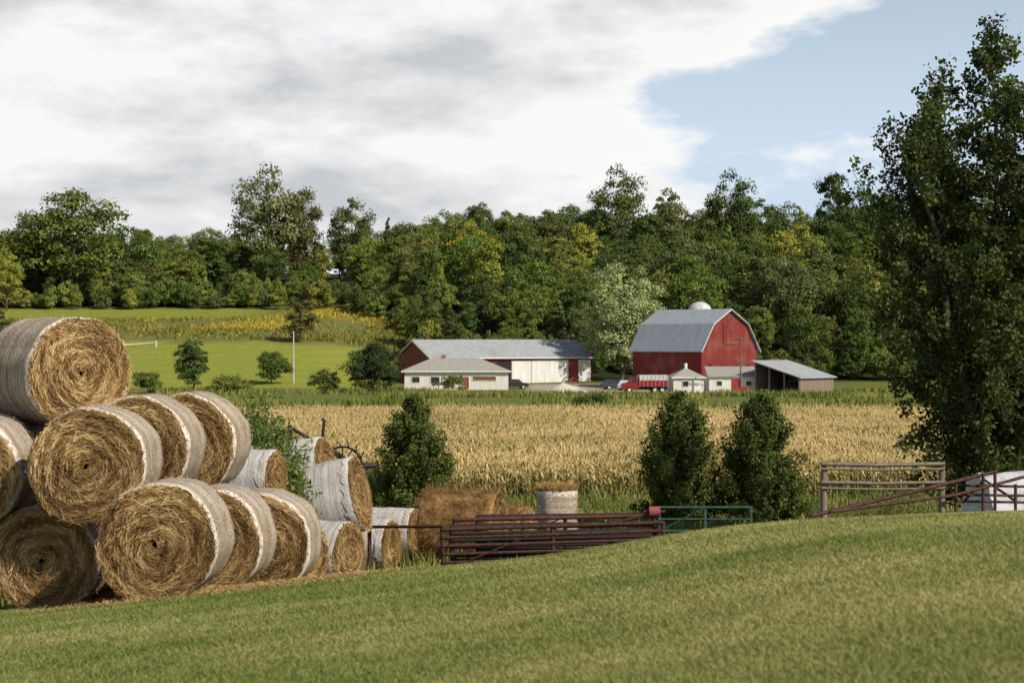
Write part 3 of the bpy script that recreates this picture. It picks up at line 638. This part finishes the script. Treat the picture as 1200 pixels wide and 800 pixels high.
# red gambrel barn
d = 315; x = bx(822,d); W, L = 12.7, 15.8; h = 6.5
B = empty('red_barn', (x,d,-7.85), math.radians(40))
prof = [(0,0),(W,0),(W,h),(W-2.4,h+4.0),(W/2,h+6.35),(2.4,h+4.0),(0,h)]
wallbox(B, 'walls', W, L, h, RED, prof)
roofslab(B, 'roof', [(-.45,h-.35),(2.35,h+4.08),(W/2,h+6.45),(W-2.35,h+4.08),(W+.45,h-.35)], -.5, L+.5, ROOFM)
mb = MB()
for (a,b) in zip([(-.45,h-.35),(2.35,h+4.08),(W/2,h+6.45),(W-2.35,h+4.08)], [(2.35,h+4.08),(W/2,h+6.45),(W-2.35,h+4.08),(W+.45,h-.35)]):
    mb.tube([(a[0],-.53,a[1]+.02),(b[0],-.53,b[1]+.02)], .06, 6)
mb.obj('gable_trim', [TRIM], parent=B)
panel(B,'hay_door',RED,'F',W/2-1.4,W/2+1.4,h+.8,h+4.2,out=.12)
panel(B,'gable_window',GLASS,'F',W/2-.4,W/2+.4,h+4.7,h+5.3,frame=REDDOOR)
for i,a in enumerate((1.6,4.3,7.6,10.3)): panel(B,'window_%d'%i,GLASS,'F',a,a+.7,3.5,4.3,frame=REDDOOR)
for i,a in enumerate((2.5,5.5,8.5,11.5)): panel(B,'side_window_%d'%i,GLASS,'L',a,a+.8,1.3,2.1,frame=TRIM)
panel(B,'side_door',DARK,'L',13,14.6,0.02,2.6,out=.05)
mb = MB(); mb.box(-.06,W+.06,-.06,L+.06,-.5,.7); mb.obj('stone_foundation', [simple('fieldstone',(.34,.32,.29),.9,3,.4)], parent=B)
# machine shed
W, L = 15, 31; ph = math.radians(-65); d = 340; cx = bx(505,d); ox, oy = cx-W*math.cos(ph), d-W*math.sin(ph)
S = empty('machine_shed', (ox,oy,-7.35), ph); h = 4.6; R_ = 7.5
wallbox(S, 'walls', W, L, h, REDM, [(0,0),(W,0),(W,h),(W/2,R_),(0,h)])
roofslab(S, 'roof', [(-.5,h-.12),(W/2,R_+.06),(W+.5,h-.12)], -.4, L+.4, ROOFS)
panel(S,'white_sliding_door',WHITEM,'R',15.2,19.0,.05,4.0,W=W,out=.10); panel(S,'white_siding',WHITEM,'R',19.1,26.2,.05,4.1,W=W,out=.08)
panel(S,'red_door',REDDOOR,'R',26.3,28.1,.1,4.0,W=W,out=.06); panel(S,'white_corner_panel',WHITEM,'R',28.2,30.6,.1,4.1,W=W,out=.07)
panel(S,'bay_shade_panel',DARK,'R',12.4,15.0,.05,3.9,W=W,out=.04)  # near-black panel on the closed wall; shade of a bay painted as colour
panel(S,'white_siding_b',WHITEM,'R',.4,12.2,.05,3.2,W=W,out=.06)
mb = MB(); mb.tube([(W+.54,-.4,h-.15),(W+.54,L+.4,h-.15)], .11, 6); mb.tube([(W/2,-.43,R_+.02),(W+.5,-.43,h-.12)], .1, 6); mb.tube([(W/2,-.43,R_+.02),(-.5,-.43,h-.12)], .1, 6); mb.obj('gutter_trim', [TRIM], parent=S)
def hip(name, px, d, L, D, h, rh, yaw, wallm, roofm, z, ridge=None, ov=.5):
    E = empty(name, (bx(px,d), d, z), math.radians(yaw)); wallbox(E,'walls',L,D,h,wallm,None)
    mb = MB(); r = D/2 if ridge is None else (L-ridge)/2
    a = [(-ov,-ov,h),(L+ov,-ov,h),(L+ov,D+ov,h),(-ov,D+ov,h)]; a2 = [(p,q,w+.12) for p,q,w in a]
    rr = [(r,D/2,h+rh),(L-r,D/2,h+rh)] 
    mb.add(a+a2+rr, [(3,2,1,0)]); mb.add(a+a2+rr, [(0,1,5,4),(1,2,6,5),(2,3,7,6),(3,0,4,7),(4,5,9,8),(6,7,8,9)]); mb.add(a+a2+rr, [(5,6,9),(7,4,8)])
    mb.obj('roof', [roofm], parent=E); mb = MB(); mb.box(-ov-.03,L+ov+.03,-ov-.05,-ov-.01,h-.05,h+.13); mb.obj('fascia', [TRIM], parent=E); return E
H = hip('white_ranch_house', 474, 318, 16.6, 9, 2.9, 2.2, 3, WHITE, SHING, -7.75)
for i,(a,b,z0,z1) in enumerate([(1.2,2.4,1.2,2.1),(4.2,5.6,1.1,2.1),(7.5,8.6,1.2,2.1),(10.9,14.6,1.5,2.2)]): panel(H,'window_%d'%i,GLASS if i<3 else simple('brown_panel',(.16,.08,.05)),'F',a,b,z0,z1,frame=TRIM)
panel(H,'front_door',REDDOOR,'F',9.4,10.3,.1,2.1,frame=TRIM)
mb = MB(); mb.box(6,6.7,4.2,4.9,4.0,5.6); mb.obj('chimney', [simple('brick',(.25,.12,.09))], parent=H)
M = hip('milk_house', 789, 302, 4.7, 4.7, 2.3, 1.5, 6, WHITE, SHING, -7.83, ridge=.02, ov=.3)
panel(M,'window',GLASS,'F',1.4,2.3,1.0,1.8,frame=TRIM); panel(M,'door',TRIM,'F',3.2,4.1,.05,2.0,out=.06)
mb = MB(); mb.tube([(2.35,2.35,3.7),(2.35,2.35,4.5)], .25, 10); mb.obj('roof_vent', [TRIM], True, parent=M)
C_ = empty('white_cow_shed', (bx(831,309),309,-7.85), math.radians(4)); Wd, Dp = 7.9, 5
wallbox(C_,'walls',Wd,Dp,2.4,WHITE,[(0,0),(Wd,0),(Wd,2.4),(0,2.4)])
mb = MB(); v=[(-.3,-.4,2.35),(Wd+.3,-.4,2.35),(Wd+.1,Dp,3.8),(.1,Dp,3.8)]; v2=[(a,b,c+.12) for a,b,c in v]; mb.add(v+v2,[(3,2,1,0),(4,5,6,7),(0,1,5,4),(2,3,7,6),(1,2,6,5),(3,0,4,7)]); mb.obj('roof',[SHING],parent=C_)
panel(C_,'red_door',REDDOOR,'F',3.5,5.0,.05,2.0,out=.06); panel(C_,'window_0',GLASS,'F',1.2,2.0,1.0,1.7,frame=TRIM); panel(C_,'window_1',GLASS,'F',5.8,6.6,1.0,1.7,frame=TRIM)
# open shed : single-pitch roof, high on the left
ph = math.radians(-38); W, L = 8, 10.6; d=303; cx = bx(937,d); ox, oy = cx-W*math.cos(ph), d-W*math.sin(ph)
K_ = empty('open_lean_to_shed', (ox,oy,-7.85), ph); h0, h1 = 4.7, 2.3
hx = lambda x: h0+(h1-h0)*x/W
mb = MB()
for px_ in (0.02,.33,.66,.98): mb.box(px_*W-.1,px_*W+.1,0,.2,0,hx(px_*W)-.02)
mb.obj('posts',[WOODG],parent=K_)
mb = MB(); mb.box(W-.12,W,.22,L,0,h1); mb.box(0,.12,.22,L-.13,0,h0-.05)
P=[(0.13,0),(W-.13,0),(W-.13,h1),(.13,h0-.08)]; mb.add([(a,L-.1,b) for a,b in P],[(3,2,1,0)]); mb.obj('walls',[WOODG],parent=K_)
roofslab(K_,'roof',[(-.4,h0+.1),(W+.4,h1-.1)],-.4,L+.4,ROOFS)
mb = MB(); 
for k in range(9): mb.box(1+rng.uniform(0,5),1.6+rng.uniform(0,5.5),2+k*.6,2.3+k*.7,0,rng.uniform(.5,1.6))
mb.obj('stacked_lumber',[DARK],parent=K_)
# silo
mb = MB(); K=28; xs_ = bx(820,345); R=2.0; H=12.6
mb.tube([(0,0,0),(0,0,H)], R, K, 0, cap=False)
th = np.linspace(0,math.pi/2,8); mb.tube([(0,0,H+R*.85*math.sin(t)) for t in th], np.maximum(.02,(R+.08)*np.cos(th)), K, 1, cap=False)
for z in np.arange(.6,H,.75): mb.tube([(0,0,z),(0,0,z+.06)], R+.03, K, 2, cap=False)
mb.obj('silo', [simple('concrete',(.5,.48,.45),.9,2,.2), simple('silo_dome',(.5,.5,.5),.5,2,.25), IRON], True, loc=(xs_,345,-7.4))

# ---------------------------------------------------------------- vehicles
TYRE = simple('tyre',(.02,.02,.02),.8); PAINTR = simple('truck_red',(.24,.02,.02),.35,2,.15,bs=0)
def wheel(mb, x, y, r, w, mt, mh):
    mb.tube([(x,y-w/2,r),(x,y-w/2+.03,r),(x,y+w/2-.03,r),(x,y+w/2,r)], [r*.9,r,r,r*.9], 20, mt); mb.tube([(x,y-w/2-.02,r),(x,y-w/2+.02,r)], r*.5, 12, mh)
T = empty('grain_truck', (bx(730,300),300,float(gz(18,300))), math.radians(6))
def prism(mb, prof, y0, y1, mat=0):
    k = len(prof); v = [(a,y0,b) for a,b in prof]+[(a,y1,b) for a,b in prof]
    mb.add(v, [tuple(range(k))], mat); mb.add(v, [tuple(range(2*k-1,k-1,-1))], mat); mb.add(v, [((i+1)%k,i,k+i,k+(i+1)%k) for i in range(k)], mat)
mb = MB(); prism(mb, [(0,.55),(2.3,.55),(2.3,2.35),(2.1,2.45),(1.35,2.42),(1.0,1.65),(.1,1.45),(0,1.3)], 0, 2.1); mb.obj('cab',[PAINTR],parent=T)
mb = MB(); prism(mb, [(1.42,1.6),(2.1,1.6),(2.1,2.25),(1.5,2.25)], -.02, -.005); mb.add([(1.06,.15,1.68),(1.06,1.95,1.68),(1.33,1.95,2.36),(1.33,.15,2.36)], [(0,1,2,3)]); mb.obj('windows',[GLASS],parent=T)
mb = MB(); mb.box(2.5,6.9,-.1,2.2,1.0,1.95,0); mb.box(2.5,6.9,-.1,2.2,1.955,2.75,1)
for xx_ in np.linspace(2.55,6.8,8): mb.box(xx_-.02,xx_+.02,-.16,-.102,1.0,2.75,1)
mb.obj('grain_box',[PAINTR,simple('white_box',(.5,.5,.5),.5),TRIM],parent=T)
mb = MB(); mb.box(.2,6.8,.5,1.6,.6,.95); mb.box(-.12,0,-.02,2.12,.5,.75); mb.obj('chassis',[IRON],parent=T)
mb = MB()
for a in (1.0,4.9,6.0):
    for y in (.1,2.0): wheel(mb,a,y,.48,.3,0,1)
mb.obj('wheels',[TYRE,TRIM],True,parent=T)
def car(name, px, d, yaw, col, van=False):
    E = empty(name,(bx(px,d),d,float(gz(bx(px,d),d))),math.radians(yaw)); P = simple(name+'_paint',col,.3,2,.08,bs=0)
    mb = MB(); prism(mb, [(0,.35),(4.5,.35),(4.5,.85),(4.2,1.0),(3.5,1.05),(2.9,1.6),(1.1,1.62),(.35,1.05),(0,.9)], .08, 1.75); mb.obj('body',[P],parent=E)
    mb = MB(); prism(mb, [(.75,1.08),(3.2,1.08),(2.8,1.5),(1.2,1.5)], .055, .075); mb.add([(3.3,.2,1.12),(3.3,1.6,1.12),(2.98,1.6,1.52),(2.98,.2,1.52)],[(0,1,2,3)]); mb.obj('windows',[GLASS],parent=E)
    mb = MB(); [wheel(mb,a,y,.33,.2,0,1) for a in (.9,3.6) for y in (.1,1.72)]; mb.obj('wheels',[TYRE,TRIM],True,parent=E)
car('parked_car', 708, 322, 20, (.05,.05,.06)); car('parked_car', 735, 316, 60, (.6,.6,.62)); car('parked_car', 588, 326, 10, (.03,.03,.035))
# gravel pile
mb = MB(); K=36; rows=[]
for t in np.linspace(0,1,12):
    th=np.arange(K)*2*math.pi/K; r=t*(1+.12*np.sin(3*th+1)+.05*np.sin(8*th)); rows.append(np.stack([4.2*r*np.cos(th),2.2*r*np.sin(th),1.6*(1-t)**1.1+rng.normal(0,.04,K)*(t<1)],-1))
V=np.concatenate(rows); i=np.arange(11)[:,None]*K; j=np.arange(K)[None,:]; j2=(j+1)%K
mb.add(V,np.stack([i+j,i+K+j,i+K+j2,i+j2],-1).reshape(-1,4)); mb.obj('gravel_pile',[simple('gravel',(.5,.46,.40),.95,5,.25)],True,loc=(bx(660,303),303,-7.85))
# poles and wires
def pole(px,d,top,arm=True,col=(.3,.27,.23)):
    x=bx(px,d); z=float(gz(x,d)); zt=(400-top)*d/F; mb=MB(); mb.tube([(x,d,z-.5),(x,d,zt)],[.15,.09],8)
    if arm: mb.box(x-1.1,x+1.1,d-.18,d-.1,zt-.7,zt-.55); [mb.tube([(x+k,d-.14,zt-.55),(x+k,d-.14,zt-.35)],.05,6) for k in (-1,-.4,.4,1)]
    mb.obj('utility_pole',[simple('pole_wood',col,.9,3,.3)],True); return (x,d,zt-.4)
pole(344,330,388,False,(.5,.48,.45)); a=pole(868,297,393,col=(.16,.13,.11)); b=pole(1120,297,404,col=(.16,.13,.11)); pole(787,330,408,False)
mb=MB()
for k in (-1,.4,1):
    T_=np.linspace(0,1,9)[:,None]; A=np.array([a[0]+k,a[1],a[2]]); Bq=np.array([b[0]+k,b[1],b[2]]); Pt=A+(Bq-A)*T_; Pt[:,2]-=(.9*4*T_*(1-T_))[:,0]; mb.tube(Pt,.022,4,cap=False)
mb.obj('power_lines',[IRON])
mb=MB(); x0=bx(868,297)
mb.box(x0-1.0,x0+1.0,296.3,296.6,-7.9,-6.7); mb.tube([(x0-.9,296.45,-8),(x0-.9,296.45,-6.5)],.06,6); mb.tube([(x0+.9,296.45,-8),(x0+.9,296.45,-6.5)],.06,6); mb.obj('red_board_panel',[REDDOOR])
mb=MB(); mb.tube([(bx(140,385),385,float(gz(bx(140,385),385))+.3),(bx(168,385),385,float(gz(bx(168,385),385))+.6),(bx(185,385),384,float(gz(bx(185,385),384))+1.0)],[.14,.12,.08],7)
mb.tube([(bx(183,385),385,float(gz(bx(183,385),385))-.1),(bx(183,385),385,float(gz(bx(183,385),385))+1.3)],[.12,.08],7); mb.obj('fallen_pole',[TRIM],True)

# ---------------------------------------------------------------- light and sky
sd = Vector((.78*.79,-.62*.79,.616)).normalized(); el = math.asin(sd.z); 
sl = bpy.data.lights.new('sun','SUN'); sl.energy = 5.0; sl.angle = math.radians(.53); sl.color = (1,.91,.76)
so = bpy.data.objects.new('sun', sl); scene.collection.objects.link(so); so.rotation_euler = sd.to_track_quat('Z','Y').to_euler(); so.location = (30,-30,60)
w = bpy.data.worlds.new('World'); scene.world = w; w.use_nodes = True; t = w.node_tree; t.nodes.clear()
n = NT.__new__(NT); n.t = t; out = n.n('ShaderNodeOutputWorld'); bg = n.n('ShaderNodeBackground'); n.l(bg.outputs[0], out.inputs[0])
sky = n.n('ShaderNodeTexSky', sky_type='NISHITA', sun_disc=False); sky.sun_elevation = el; sky.sun_rotation = math.atan2(sd.x, sd.y); sky.air_density=1.0; sky.dust_density=1.0
tc = n.n('ShaderNodeTexCoord'); D = tc.outputs['Generated']; sp = n.n('ShaderNodeSeparateXYZ'); n.l(D, sp.inputs[0])
def mapv(sc, off): mp = n.n('ShaderNodeMapping'); n.l(D, mp.inputs[0]); mp.inputs['Scale'].default_value = sc; mp.inputs['Location'].default_value = off; return mp.outputs[0]
base = n.mix(1.0, sky.outputs[0], (.07,.07,.07), 'MULTIPLY')
base = n.mix(n.mapr(sp.outputs[2],.10,.30,.95,0), base, (.62,.75,.90))
c1 = n.noise(mapv((1,1,2.2),(3.35,0,.55)), 5.0, 7, .58, .1); c2 = n.noise(mapv((1,1,2.6),(7.3,2,.2)), 9.0, 7, .58, .15); c3 = n.noise(mapv((1,1,3.4),(1.3,5,.9)), 4.0, 4, .5)
bias = n.math('SUBTRACT', n.math('MULTIPLY', n.mapr(sp.outputs[0],-.02,.2), .15), .09)
thin = n.mapr(sp.outputs[2],.19,.40,0,.3)
dens = n.math('SUBTRACT', n.math('SUBTRACT', c1, bias), thin)
mask = n.mapr(dens,.42,.49)
sh = n.math('ADD', n.math('MULTIPLY', c2, .5), n.math('MULTIPLY', c3, .5))
ccol = n.mix(n.mapr(sh,.41,.53), (.58,.60,.625), (.95,.95,.945)); edge = n.mapr(dens,.45,.57,1,0)
ccol = n.mix(n.math('MULTIPLY', edge, .85), ccol, (.98,.975,.96))
n.l(n.mix(mask, base, ccol), bg.inputs[0]); bg.inputs[1].default_value = 1.0

# ---------------------------------------------------------------- camera
cam = bpy.data.cameras.new('camera'); cam.sensor_width = 36; cam.lens = 70; cam.clip_end = 6000; cam.clip_start = .1
cam.dof.use_dof = True; cam.dof.focus_distance = 50; cam.dof.aperture_fstop = 3.5
co = bpy.data.objects.new('camera', cam); scene.collection.objects.link(co); co.location = (0,0,0); co.rotation_euler = (math.radians(90),0,0)
scene.camera = co
scene.view_settings.view_transform = 'Standard'; scene.view_settings.look = 'None'; scene.view_settings.exposure = 0
